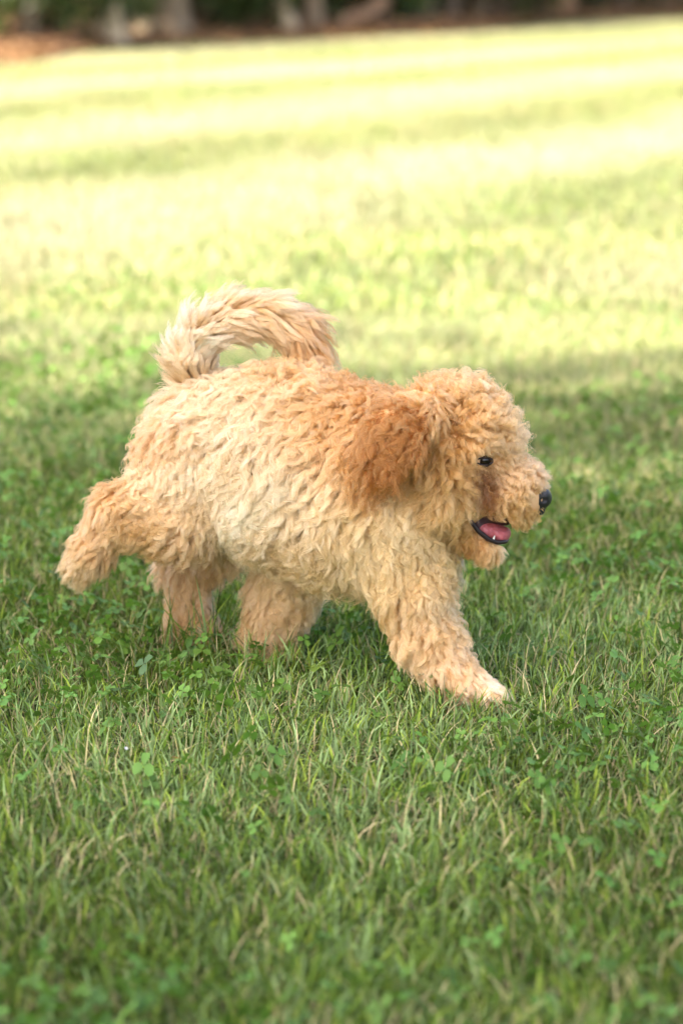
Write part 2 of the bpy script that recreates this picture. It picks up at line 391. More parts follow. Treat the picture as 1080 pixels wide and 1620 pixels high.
# ------------------------------------------------------------------ the puppy
YAW = math.radians(22); Y0 = 2.603
PXM = 0.00068                                         # metres for one photo pixel at the puppy
ROOT = np.array([0.0, Y0, 0.0])
FWD = np.array([math.cos(YAW), -math.sin(YAW), 0]); LAT = np.array([math.sin(YAW), math.cos(YAW), 0])
def Yax(px): return Y0 + (540 - px) * PXM * math.tan(YAW)
def to_loc(P):
    q = np.asarray(P) - ROOT
    return np.stack([q @ FWD, q @ LAT, q[..., 2]], -1)
def to_world(P):
    P = np.asarray(P)
    return ROOT + P[..., :1] * FWD + P[..., 1:2] * LAT + P[..., 2:] * np.array([0, 0, 1.0])
def vloc(V):
    V = np.asarray(V); return np.stack([V @ FWD, V @ LAT, V[..., 2]], -1)

YH = 2.55
PR = []                                               # (a, b, ra, rb, lateral squash, region)
def prim(p, q, s, region, rs=1.0):
    a = to_loc(at(p[0], p[1], p[2])); b = to_loc(at(q[0], q[1], q[2]))
    PR.append((a, b, p[3] * PXM * rs, q[3] * PXM * rs, s, region))
def chain(pts, s, region):
    for p, q in zip(pts[:-1], pts[1:]): prim(p, q, s, region)
# trunk of the body
chain([(354, 706, Yax(354), 104), (450, 730, Yax(450), 138), (565, 775, Yax(565), 142)], 0.78, 'torso')
prim((326, 700, Yax(326), 76), (322, 740, Yax(322), 80), 0.9, 'rump')
prim((615, 810, Yax(615), 92), (630, 850, Yax(630), 80), 0.85, 'chest')
prim((560, 735, Yax(560), 112), (690, 735, YH, 80), 0.82, 'neck')
# near hind leg, pushing off
prim((298, 735, Yax(295) - 0.040, 78), (288, 812, Yax(290) - 0.05, 56), 0.62, 'thigh')
prim((286, 812, Yax(290) - 0.05, 52), (190, 812, 2.63, 34), 0.8, 'hind')
prim((182, 812, 2.63, 29), (146, 872, 2.635, 25), 1.0, 'hind_low')
prim((146, 872, 2.635, 25), (126, 898, 2.635, 18), 1.2, 'hind_low')
prim((282, 770, Yax(290) - 0.042, 62), (222, 802, 2.628, 40), 0.75, 'hind')
# far hind leg, planted
prim((330, 760, Yax(320) + 0.040, 75), (360, 835, Yax(350) + 0.045, 46), 0.62, 'thigh')
prim((360, 835, Yax(350) + 0.045, 44), (296, 900, 2.72, 30), 0.9, 'far_hind')
prim((296, 900, 2.72, 29), (300, 980, 2.72, 24), 1.0, 'far_hind')
prim((300, 984, 2.72, 24), (322, 1000, 2.705, 19), 1.15, 'far_hind')
# far foreleg, swept back
chain([(490, 840, Yax(490) + 0.035, 58), (444, 940, 2.675, 40), (420, 1010, 2.682, 29)], 0.85, 'far_fore')
prim((418, 1012, 2.682, 27), (438, 1026, 2.675, 20), 1.1, 'far_fore')
# near foreleg, reaching forward
chain([(612, 830, Yax(612) - 0.035, 80), (650, 925, Yax(650) - 0.045, 46), (676, 1000, 2.522, 35), (708, 1056, 2.507, 28)], 0.85, 'fore')
chain([(708, 1056, 2.507, 28), (742, 1086, 2.497, 24), (772, 1101, 2.490, 20)], 1.05, 'paw')
for k, (dx, dy, yy) in enumerate([(784, 1103, 2.478), (790, 1106, 2.487), (788, 1105, 2.497), (780, 1101, 2.505)]):
    prim((dx - 8, dy - 2, yy, 11), (dx, dy, yy, 10), 1.0, 'paw')
# head
prim((714, 700, YH, 84), (722, 697, YH, 82), 0.85, 'skull')
prim((752, 700, YH, 50), (762, 704, YH, 44), 0.95, 'brow')
prim((690, 772, YH, 66), (722, 785, YH, 52), 0.9, 'cheek')
chain([(766, 757, YH, 50), (806, 774, YH - 0.003, 43), (834, 786, YH - 0.006, 28)], 0.85, 'muzzle')
prim((712, 816, YH, 24), (772, 868, YH, 17), 1.15, 'jaw')
for sgn in (-1, 1):
    o1, o2 = (0.074, 0.074) if sgn < 0 else (0.098, 0.118)
    prim((672, 648, YH + sgn * 0.052, 28), (644, 672, YH + sgn * 0.066, 34), 0.5, 'ear_top')
    chain([(644, 672, YH + sgn * 0.066, 34), (622, 694, YH + sgn * o1, 45), (606, 716, YH + sgn * o2, 40)], 0.28, 'ear' if sgn < 0 else 'far_ear')
# tail, carried over the back
tail_pts = [(312, 612, Yax(310), 20), (300, 565, Yax(310), 16), (322, 521, Yax(320), 15), (370, 497, Yax(330) + 0.005, 14), (428, 497, Yax(350) + 0.015, 13), (474, 522, Yax(360) + 0.02, 12), (492, 566, Yax(370) + 0.025, 9)]
chain(tail_pts, 1.0, 'tail')

REG = sorted(set(p[5] for p in PR))
def prim_d(P, pr):
    a, b, ra, rb, s, _ = pr
    sc = np.array([1, 1 / s, 1]); A = a * sc; B = b * sc; Q = P * sc
    ab = B - A; L2 = ab @ ab + 1e-12
    t = np.clip(((Q - A) @ ab) / L2, 0, 1)
    d = np.linalg.norm(Q - A - t[:, None] * ab, axis=1) - (ra + (rb - ra) * t)
    return d * (0.5 + 0.5 * min(s, 1.0))
def sdf(P, k=0.014):
    acc = None
    for pr in PR:
        d = prim_d(P, pr)
        kk = 0.005 if pr[5] in ('ear', 'far_ear', 'ear_top', 'tail', 'jaw', 'paw') else k
        if acc is None: acc = d
        else:
            h = np.clip(kk - np.abs(acc - d), 0, None) / kk
            acc = np.minimum(acc, d) - h * h * kk * 0.25
    return acc
def grad(P, f=None, e=0.0008):
    f = f or sdf; g = np.zeros_like(P)
    for i in range(3):
        dlt = np.zeros(3); dlt[i] = e
        g[:, i] = f(P + dlt) - f(P - dlt)
    return g / (np.linalg.norm(g, axis=1)[:, None] + 1e-9)

def surface_nets(f, lo, hi, h):
    """closed quad surface of f = 0 on a grid"""
    ax = [np.arange(lo[i], hi[i] + h, h) for i in range(3)]
    n = [len(a) for a in ax]
    G = np.stack(np.meshgrid(*ax, indexing='ij'), -1).reshape(-1, 3)
    v = np.concatenate([f(c) for c in np.array_split(G, max(1, len(G) // 200000))]).reshape(n)
    neg = v < 0
    c = [n[0] - 1, n[1] - 1, n[2] - 1]
    acc = np.zeros(c + [3]); cnt = np.zeros(c)
    corners = [(i, j, k) for i in (0, 1) for j in (0, 1) for k in (0, 1)]
    def sub(A, o): return A[o[0]:o[0] + c[0], o[1]:o[1] + c[1], o[2]:o[2] + c[2]]
    for p in corners:
        for axis in range(3):
            if p[axis]: continue
            q = list(p); q[axis] = 1
            a = sub(v, p); b = sub(v, q); m = (a < 0) != (b < 0)
            tt = np.where(m, a / np.where(m, a - b, 1), 0)
            for d in range(3):
                acc[..., d] += np.where(m, p[d] + (tt if d == axis else 0), 0)
            cnt += m
    act = cnt > 0
    ids = -np.ones(c, dtype=np.int64); ids[act] = np.arange(act.sum())
    cell = np.argwhere(act)
    V = (cell + acc[act] / cnt[act][:, None]) * h + np.array(lo)
    F = []
    for axis in range(3):
        o = [0, 0, 0]; o[axis] = 1
        e1, e2 = [d for d in range(3) if d != axis]
        sl0 = [slice(1, n[d] - 1) for d in range(3)]; sl0[axis] = slice(0, n[axis] - 1)
        sl1 = list(sl0); sl1[axis] = slice(1, n[axis])
        a = neg[tuple(sl0)]; b = neg[tuple(sl1)]
        w = np.argwhere(a != b); flip = a[a != b]
        base = w.copy(); base[:, e1] += 1; base[:, e2] += 1
        def cid(d1, d2):
            q = base.copy(); q[:, e1] += d1; q[:, e2] += d2
            return ids[q[:, 0], q[:, 1], q[:, 2]]
        quad = np.stack([cid(-1, -1), cid(0, -1), cid(0, 0), cid(-1, 0)], 1)
        if axis == 1: flip = ~flip
        quad[~flip] = quad[~flip][:, ::-1]
        F.append(quad[(quad >= 0).all(1)])
    return V, np.concatenate(F)

dog = empty('puppy', tuple(ROOT), -YAW)
tag(dog, 'fluffy apricot curly-coated puppy trotting across the grass with mouth open', 'dog')

allp = np.array([q for p in PR for q in (p[0], p[1])]); rmax = max(max(p[2], p[3]) for p in PR)
BV, BF = surface_nets(sdf, allp.min(0) - 0.09, allp.max(0) + 0.09, 0.0048)
BN = grad(BV); BV = BV - BN * sdf(BV)[:, None] * 0.8
skin_mat = principled('puppy_skin', lin(214, 164, 112), 0.8, 0.2, noise=(30, lin(236, 196, 148)))
body = mesh_np('body', BV, [BF], skin_mat, dog)

# ---- fur: strands gathered in wavy locks
HEADREG = ('skull', 'brow', 'cheek', 'muzzle', 'jaw', 'ear', 'far_ear')
#        length  lift  curl   wave   flow in picture terms (right, down), toward the camera
FUR = {
    'torso': (0.038, 0.50, 0.0036, 0.025, (-0.55, 0.75, 0)),
    'rump': (0.032, 0.50, 0.0026, 0.028, (-0.75, 0.7, 0)),
    'chest': (0.038, 0.46, 0.0034, 0.022, (-0.05, 1.0, 0)),
    'neck': (0.036, 0.50, 0.0032, 0.024, (-0.45, 0.85, 0)),
    'thigh': (0.028, 0.48, 0.0028, 0.020, (-0.35, 0.9, 0)),
    'hind': (0.027, 0.50, 0.0030, 0.018, (-0.75, 0.55, 0)),
    'hind_low': (0.019, 0.42, 0.0020, 0.024, (-0.4, 0.9, 0)),
    'far_hind': (0.028, 0.42, 0.0022, 0.022, (-0.1, 1, 0)),
    'far_fore': (0.026, 0.46, 0.0030, 0.016, (-0.1, 1, 0)),
    'fore': (0.027, 0.48, 0.0028, 0.017, (0.2, 1, 0)),
    'paw': (0.015, 0.34, 0.0012, 0.02, (0.75, 0.5, 0)),
    'skull': (0.027, 0.70, 0.0040, 0.022, (0.15, -0.1, 0)),
    'brow': (0.024, 0.62, 0.0032, 0.018, (0.45, 0.1, 0)),
    'cheek': (0.031, 0.42, 0.0036, 0.020, (-0.35, 0.95, 0)),
    'muzzle': (0.019, 0.66, 0.0020, 0.013, (0.35, 0.3, 0)),
    'jaw': (0.013, 0.50, 0.0012, 0.025, (-0.15, 1, 0)),
    'ear_top': (0.024, 0.42, 0.0030, 0.020, (-0.45, 0.9, 0)),
    'ear': (0.029, 0.34, 0.0034, 0.022, (-0.25, 1.0, 0)),
    'far_ear': (0.036, 0.34, 0.0034, 0.024, (-0.45, 1.0, 0)),
    'tail': (0.037, 0.56, 0.0012, 0.050, (0, 0, 0)),
}
# coat colours where the photograph shows them: px, py, radius px, sRGB
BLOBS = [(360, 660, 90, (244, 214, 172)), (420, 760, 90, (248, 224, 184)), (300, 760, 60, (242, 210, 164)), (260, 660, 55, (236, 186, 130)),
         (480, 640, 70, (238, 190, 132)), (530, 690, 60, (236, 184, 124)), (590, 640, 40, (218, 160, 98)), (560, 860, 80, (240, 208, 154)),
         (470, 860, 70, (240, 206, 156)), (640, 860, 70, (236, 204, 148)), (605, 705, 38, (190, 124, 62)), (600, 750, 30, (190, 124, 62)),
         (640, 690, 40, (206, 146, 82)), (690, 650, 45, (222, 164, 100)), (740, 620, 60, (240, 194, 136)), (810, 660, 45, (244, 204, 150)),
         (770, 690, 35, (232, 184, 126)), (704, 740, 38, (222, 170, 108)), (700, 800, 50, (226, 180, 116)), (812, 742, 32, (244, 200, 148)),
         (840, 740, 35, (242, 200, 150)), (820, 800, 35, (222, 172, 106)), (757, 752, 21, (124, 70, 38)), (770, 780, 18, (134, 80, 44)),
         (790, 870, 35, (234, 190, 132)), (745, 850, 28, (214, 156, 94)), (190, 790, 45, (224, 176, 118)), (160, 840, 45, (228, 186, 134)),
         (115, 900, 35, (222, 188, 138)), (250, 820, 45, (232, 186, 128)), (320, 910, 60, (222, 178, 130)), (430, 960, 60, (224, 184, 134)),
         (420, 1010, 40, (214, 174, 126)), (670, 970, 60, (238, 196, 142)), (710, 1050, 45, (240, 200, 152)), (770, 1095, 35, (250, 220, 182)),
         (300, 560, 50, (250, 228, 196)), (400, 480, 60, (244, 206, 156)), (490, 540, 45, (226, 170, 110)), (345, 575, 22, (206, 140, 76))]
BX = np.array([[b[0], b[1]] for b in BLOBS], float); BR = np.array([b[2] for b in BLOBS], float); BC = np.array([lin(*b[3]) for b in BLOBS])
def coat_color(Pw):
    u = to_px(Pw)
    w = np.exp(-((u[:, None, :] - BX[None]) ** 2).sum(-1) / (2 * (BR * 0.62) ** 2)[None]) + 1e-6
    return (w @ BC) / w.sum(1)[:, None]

TRI = np.concatenate([BF[:, [0, 1, 2]], BF[:, [0, 2, 3]]])
e1 = BV[TRI[:, 1]] - BV[TRI[:, 0]]; e2 = BV[TRI[:, 2]] - BV[TRI[:, 0]]
AREA = np.linalg.norm(np.cross(e1, e2), axis=1) * 0.5
def sample(n, rng, weight=None):
    w = AREA if weight is None else AREA * weight
    k = rng.choice(len(TRI), n, p=w / w.sum())
    a = rng.random(n); b = rng.random(n); m = a + b > 1; a[m] = 1 - a[m]; b[m] = 1 - b[m]
    return BV[TRI[k, 0]] + a[:, None] * e1[k] + b[:, None] * e2[k]

def region_params(P, N):
    W = np.zeros((len(P), len(REG)))
    for pr in PR:
        d = prim_d(P, pr); W[:, REG.index(pr[5])] += np.exp(-np.clip(d, -0.02, 0.2) / 0.006)
    W /= W.sum(1)[:, None]
    par = np.array([FUR[r][:4] for r in REG]); flow = np.array([FUR[r][4] for r in REG], float)
    pp = W @ par; fl = W @ flow
    fw = np.stack([fl[:, 0], -fl[:, 2], -fl[:, 1]], -1)      # to world directions
    fl = vloc(fw)
    # tail: along the tail
    it = REG.index('tail')
    tp = to_loc(np.array([at(q[0], q[1], q[2]) for q in tail_pts])); dd = np.linalg.norm(P[:, None] - tp[None], axis=2)
    j = np.clip(dd.argmin(1), 0, len(tp) - 2); td = tp[j + 1] - tp[j]; td /= np.linalg.norm(td, axis=1)[:, None]
    fl = fl + W[:, it:it + 1] * td * 0.9
    return W, pp, fl

TRI_W = region_params(BV[TRI].mean(1), None)[0]
MOUTH = np.array([(727, 796), (740, 806), (757, 817), (782, 826), (808, 829), (807, 852), (794, 864), (770, 857), (748, 838)], float)
EYE_PX = (766, 729)
def in_poly(u, poly):
    x, y = u[..., 0], u[..., 1]; ins = np.zeros(x.shape, bool); m = len(poly)
    for i in range(m):
        x1, y1 = poly[i]; x2, y2 = poly[(i + 1) % m]
        c = ((y1 > y) != (y2 > y)) & (x < (x2 - x1) * (y - y1) / (y2 - y1 + 1e-9) + x1); ins ^= c
    return ins
def ray_hit(px, py):
    o = np.array([0, 0, CAM_H]); d = at(px, py, 2.0) - o; d /= np.linalg.norm(d)
    t = 2.2
    for _ in range(80):
        s = sdf(to_loc(o + d * t)[None])[0]
        if s < 0.0003: break
        t += s * 0.8
    return o + d * t
EYE_W = ray_hit(*EYE_PX)
NOSE_W = at(856, 791, YH - 0.009); NOSE_S = at(850, 793, YH - 0.020)

def fur(name, n_lock, n_strand, keep, rng, npt=12, rad=0.00019, own=None):
    wt = (keep(TRI_W) * 1.0 + 0.0); frac = (AREA * wt).sum() / AREA.sum()
    n_lock = int(n_lock * frac); n_strand = int(n_strand * frac)
    def prep(n):
        P = sample(n, rng, wt); N = grad(P)
        W, pp, fl = region_params(P, N)
        return P, N, W, pp, fl
    # locks
    LP, LN, LW, Lp, Lf = prep(n_lock)
    nl = len(LP)
    Lf = Lf / (np.linalg.norm(Lf, axis=1)[:, None] + 0.15) + rng.normal(size=Lf.shape) * 0.22
    # neighbouring locks swirl and wave together
    sw = np.array([mnoise.noise_vector(Vector(p * 17.0)) for p in LP]); Lf = Lf + sw * (0.95 - 0.75 * LW[:, REG.index('tail')])[:, None]
    T = Lf - LN * (Lf * LN).sum(1)[:, None]; T /= np.linalg.norm(T, axis=1)[:, None] + 1e-9
    Hh = Lp[:, 0] * Lp[:, 1] * rng.uniform(0.65, 1.25, nl)
    Ln = Lp[:, 0] * (1.25 - 0.75 * Lp[:, 1]) * rng.uniform(0.75, 1.2, nl) * 1.0
    tot = np.hypot(Hh, Ln)
    cr = Lp[:, 2] * rng.uniform(0.6, 1.5, nl); wl = Lp[:, 3] * rng.uniform(0.62, 1.0, nl)
    u = np.cross(T, LN); v = LN
    pn = np.array([mnoise.noise_vector(Vector(p * 30.0)) for p in LP])
    ph = pn[:, 0] * 7.0 + rng.normal(size=nl) * 0.8; hand = np.where(pn[:, 1] + 0.25 * rng.normal(size=nl) > 0, 1, -1); ell = rng.uniform(0.35, 0.8, nl)
    s = np.linspace(0, 1, npt)
    env = np.minimum(1, s * 2.5)[None]
    ang = ph[:, None] + hand[:, None] * 2 * math.pi * s[None] * (tot / wl)[:, None]
    droop = np.zeros((nl, npt, 3)); droop[:, :, 2] = -(s ** 2)[None] * (tot * 0.14)[:, None]
    out_s = 1 - (1 - s) ** 2.2; along = 0.35 * s + 0.65 * s ** 1.5
    Gd = LN[:, None] * (out_s[None] * Hh[:, None])[..., None] + T[:, None] * (along[None] * Ln[:, None])[..., None] + droop \
        + u[:, None] * ((np.cos(ang) - np.cos(ph)[:, None]) * env * cr[:, None])[..., None] \
        + v[:, None] * ((np.sin(ang) - np.sin(ph)[:, None]) * env * cr[:, None] * ell[:, None])[..., None]
    tone = rng.normal(size=nl)
    # strands
    SPp, SN, SW, Sp, Sf = prep(n_strand)
    kd = kdtree.KDTree(nl)
    for i, p in enumerate(LP): kd.insert(p, i)
    kd.balance()
    L = np.array([kd.find(p)[1] for p in SPp]); ns = len(SPp)
    off = SPp - LP[L]
    ok = np.linalg.norm(off, axis=1) < 0.02
    SPp, SN, SW, Sp, L, off = SPp[ok], SN[ok], SW[ok], Sp[ok], L[ok], off[ok]; ns = len(SPp)
    cl = np.clip(rng.normal(0.45, 0.18, ns) - 0.33 * SW[:, REG.index('tail')], 0.02, 0.88)
    fly = rng.random(ns) < 0.10; cl[fly] = rng.uniform(0, 0.3, fly.sum())
    ls = rng.uniform(0.55, 1.08, ns) * Sp[:, 0] / Lp[L, 0]
    sc = np.ones(ns)
    Wd = to_world(SPp)
    dn = np.minimum(np.linalg.norm(Wd - NOSE_W, axis=1), np.linalg.norm(Wd - NOSE_S, axis=1)); sc *= np.clip((dn - 0.002) / 0.028, 0.30, 1)
    de = np.linalg.norm(Wd - EYE_W, axis=1); de2 = np.linalg.norm(Wd - (EYE_W + np.array([0.002, 0, -0.012])), axis=1); sc *= np.clip((np.minimum(de, de2) - 0.001) / 0.027, 0.20, 1)
    cf = 1 - cl[:, None] * np.minimum(1, s * 2.4)[None] ** 0.8
    Q = Gd[L] * (ls * sc)[:, None, None] + LP[L][:, None] + off[:, None] * cf[..., None]
    # own small waves
    a2 = rng.uniform(0, 6.28, (ns, 3)); fr = rng.uniform(1.0, 2.6, (ns, 3))
    amp = np.where(fly, 0.0022, 0.0008)[:, None, None] * s[None, :, None]
    Q = Q + amp * np.sin(a2[:, None] + 6.28 * fr[:, None] * s[None, :, None]) * np.minimum(sc, 1)[:, None, None]
    # keep eye and mouth free
    Qw = to_world(Q); U = to_px(Qw)
    bad = in_poly(U, MOUTH).any(1) & (Qw[:, 0, 1] < YH + 0.02) & (SW[:, [REG.index(r) for r in ('muzzle', 'jaw', 'cheek')]].sum(1) > 0.3)
    bad |= ((((U[..., 0] - EYE_PX[0]) / 14.5) ** 2 + ((U[..., 1] - EYE_PX[1] - 0.5) / 6.0) ** 2) < 1).any(1) & (de < 0.035)
    bad |= (dn < 0.0092)
    bad |= (np.minimum(np.linalg.norm(Qw[:, -1] - NOSE_W, axis=1), np.linalg.norm(Qw[:, -1] - NOSE_S, axis=1)) < 0.0108)
    g = ~bad; Q = Q[g]; L = L[g]; Wd = Wd[g]; SW = SW[g]; ns = len(Q)
    # colour: place, lock tone, strand jitter, deeper towards the root
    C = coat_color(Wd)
    if own is not None: C = C * 0.3 + own * 0.7
    C = C * np.array([0.92, 0.895, 0.80])
    pat = np.array([mnoise.noise(Vector(p * 24.0)) + 0.6 * mnoise.noise(Vector(p * 55.0)) for p in LP])
    tl = tone[L] * 0.45 + rng.normal(size=ns) * 0.35 + pat[L] * 1.7
    C = C * np.exp(np.clip(tl, -2.0, 1.8)[:, None] * np.array([0.10, 0.15, 0.24]))
    col = np.ones((ns, npt, 4), np.float32)
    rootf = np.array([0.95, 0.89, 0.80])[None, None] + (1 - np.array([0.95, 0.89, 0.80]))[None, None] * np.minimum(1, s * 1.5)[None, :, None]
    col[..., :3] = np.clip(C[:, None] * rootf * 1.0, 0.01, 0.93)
    hc = bpy.data.hair_curves.new(name)
    hc.add_curves([npt] * ns)
    hc.attributes['position'].data.foreach_set('vector', Q.astype(np.float32).ravel())
    ra = hc.attributes.get('radius') or hc.attributes.new('radius', 'FLOAT', 'POINT')
    prof = (1.0 - 0.55 * s ** 1.8) * rad
    ra.data.foreach_set('value', (prof[None] * rng.uniform(0.75, 1.25, (ns, 1))).astype(np.float32).ravel())
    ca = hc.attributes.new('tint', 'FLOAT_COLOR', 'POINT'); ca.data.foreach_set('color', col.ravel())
    hc.materials.append(FURMAT)
    o = bpy.data.objects.new(name, hc); COL.objects.link(o); o.parent = dog
    return o

def fur_material():
    m, nt, out = new_mat('puppy_fur'); L = nt.links
    a = nt.nodes.new('ShaderNodeAttribute'); a.attribute_name = 'tint'
    h = nt.nodes.new('ShaderNodeBsdfHairPrincipled'); h.model = 'CHIANG'; h.parametrization = 'COLOR'
    h.inputs['Roughness'].default_value = 0.42; h.inputs['Radial Roughness'].default_value = 0.75
    h.inputs['Coat'].default_value = 0.0; h.inputs['IOR'].default_value = 1.5; h.inputs['Random Roughness'].default_value = 0.2
    L.new(a.outputs['Color'], h.inputs['Color'])
    d = nt.nodes.new('ShaderNodeBsdfDiffuse'); L.new(a.outputs['Color'], d.inputs['Color'])
    mx = nt.nodes.new('ShaderNodeMixShader'); mx.inputs[0].default_value = 0.35
    L.new(h.outputs[0], mx.inputs[1]); L.new(d.outputs[0], mx.inputs[2]); L.new(mx.outputs[0], out.inputs[0])
    return m
FURMAT = fur_material()
wsum = lambda W, names: W[:, [REG.index(r) for r in names]].sum(1)
rf = np.random.default_rng(3)
fur('coat', 12500, 340000, lambda W: wsum(W, ('ear', 'far_ear', 'tail')) < 0.5, rf)
e = fur('ear_fur', 12000, 260000, lambda W: wsum(W, ('ear',)) >= 0.5, rf, own=lin(162, 98, 46)); e['label'] = 'deeper rust coloured wavy fur of the hanging ear'
e = fur('ear_fur', 12000, 120000, lambda W: wsum(W, ('far_ear',)) >= 0.5, rf, own=lin(162, 98, 46)); e['label'] = 'rust coloured fur of the ear on the far side'
e = fur('tail_fur', 26000, 800000, lambda W: wsum(W, ('tail',)) >= 0.5, rf); e['label'] = 'cream and apricot plume of the tail curled over the back'

# ---- face
def blob(name, prims, h, mat, k=0.003, carve=()):
    def f(P):
        acc = None
        for a, b, ra, rb, s in prims:
            d = prim_d(P, (a, b, ra, rb, s, ''))
            if acc is None: acc = d
            else:
                q = np.clip(k - np.abs(acc - d), 0, None) / k; acc = np.minimum(acc, d) - q * q * k * 0.25
        for a, b, ra, rb, s in carve:
            acc = np.maximum(acc, -prim_d(P, (a, b, ra, rb, s, '')))
        return acc
    pts = np.array([q for p in prims for q in (p[0], p[1])]); r = max(max(p[2], p[3]) * max(1, p[4]) for p in prims)
    Vb, Fb = surface_nets(f, pts.min(0) - r - 0.003, pts.max(0) + r + 0.003, h)
    return mesh_np(name, Vb, [Fb], mat, dog)
YN = YH - 0.009
def pc(p, q, s): return (to_loc(at(*p[:3])), to_loc(at(*q[:3])), p[3] * PXM, q[3] * PXM, s)
nose_mat = principled('nose_leather', (0.012, 0.011, 0.012), 0.38, 0.5, noise=(900, (0.03, 0.028, 0.03)), bump=0.25)
blob('nose', [pc((845, 788, YN, 17), (857, 789, YN, 15), 1.2), pc((859, 782, YN - 0.007, 10), (859, 782, YN + 0.007, 10), 1.0), pc((850, 803, YN, 10), (854, 807, YN, 8), 0.9)], 0.0011, nose_mat, 0.004,
     carve=[pc((858, 791, YN - 0.011, 3.6), (872, 794, YN - 0.015, 3.4), 1.0), pc((858, 791, YN + 0.011, 3.6), (872, 794, YN + 0.015, 3.4), 1.0)])
eye_mat = principled('eye_glossy', (0.008, 0.005, 0.003), 0.05, 0.4, coat=0.2)
lid_mat = principled('eyelid_skin', (0.035, 0.020, 0.014), 0.55, 0.4)
eloc = to_loc(EYE_W)
for sgn in (-1, 1):
    c = EYE_W.copy()
    if sgn > 0: c[1] = 2 * YH - c[1]
    c = c + np.array([0, -sgn * 0.0045, 0])
    cl_ = to_loc(c)
    ey = blob('eye', [(cl_, cl_, 0.0082, 0.0082, 1.0)], 0.0011, eye_mat)
    # lids: two arcs over the ball
    for up in (1, -1):
        a = np.linspace(0, math.pi, 11)
        pts = []
        for q in a:
            w = np.array([math.cos(q) * 0.0088, sgn * (0.0045 + 0.0034 * math.sin(q)), up * math.sin(q) * (0.0038 if up > 0 else 0.0040)])
            pts.append(to_loc(c + w))
        Vl, Fl, Tl = tube(pts, [0.0005] + [0.0010] * 9 + [0.0005], 8)
        lo = mesh_np('eyelid', Vl, [Fl, Tl], lid_mat, ey)
lip_mat = principled('lip_skin', (0.020, 0.011, 0.011), 0.4, 0.5)
lining_mat = principled('mouth_lining', (0.055, 0.018, 0.018), 0.5, 0.4)
tongue_mat = principled('tongue', lin(196, 108, 112), 0.38, 0.5, noise=(400, lin(176, 88, 94)), bump=0.3, sss=0.3)
tooth_mat = principled('tooth', (0.75, 0.70, 0.60), 0.25, 0.5)
blob('mouth_lining', [pc((728, 800, YH, 15), (764, 834, YH, 15), 1.3), pc((764, 834, YH, 14), (784, 846, YH, 11), 1.3), pc((750, 812, YH, 9), (800, 824, YH, 8), 1.6)], 0.002, lining_mat, 0.004)
blob('tongue', [pc((742, 817, YH, 9), (772, 836, YH, 12), 1.75), pc((772, 836, YH, 12), (795, 845, YH, 12), 1.7)], 0.0014, tongue_mat, 0.006,
     carve=[pc((748, 806, YH, 1.5), (800, 830, YH, 1.5), 1.0)])
jaw_line = [(729, 800, 0.021), (741, 820, 0.021), (756, 840, 0.020), (772, 853, 0.018), (786, 858, 0.014), (797, 857, 0.008), (801, 855, 0.0)]
path = [to_loc(at(x, y, YH - o)) for x, y, o in jaw_line] + [to_loc(at(x, y, YH + o)) for x, y, o in jaw_line[::-1][1:]]
Vl, Fl, Tl = tube(path, [0.0016, 0.0022] + [0.0028] * (len(path) - 4) + [0.0022, 0.0016], 10, 0.06)
mesh_np('lip', Vl, [Fl, Tl], lip_mat, dog)
for (x, y, yy, r, dx, dy) in [(780, 853, -0.0165, 2.2, 2, -6), (799, 854, -0.006, 1.5, 1, -5), (780, 853, 0.0165, 2.2, 2, -6), (799, 854, 0.006, 1.5, 1, -5)]:
    pth = [to_loc(at(x + dx * s, y + dy * s, YH + yy)) for s in (0, 0.5, 1)]
    Vl, Fl, Tl = tube(pth, [r * PXM, r * PXM * 0.75, r * PXM * 0.25], 8)
    mesh_np('tooth', Vl, [Fl, Tl], tooth_mat, dog)

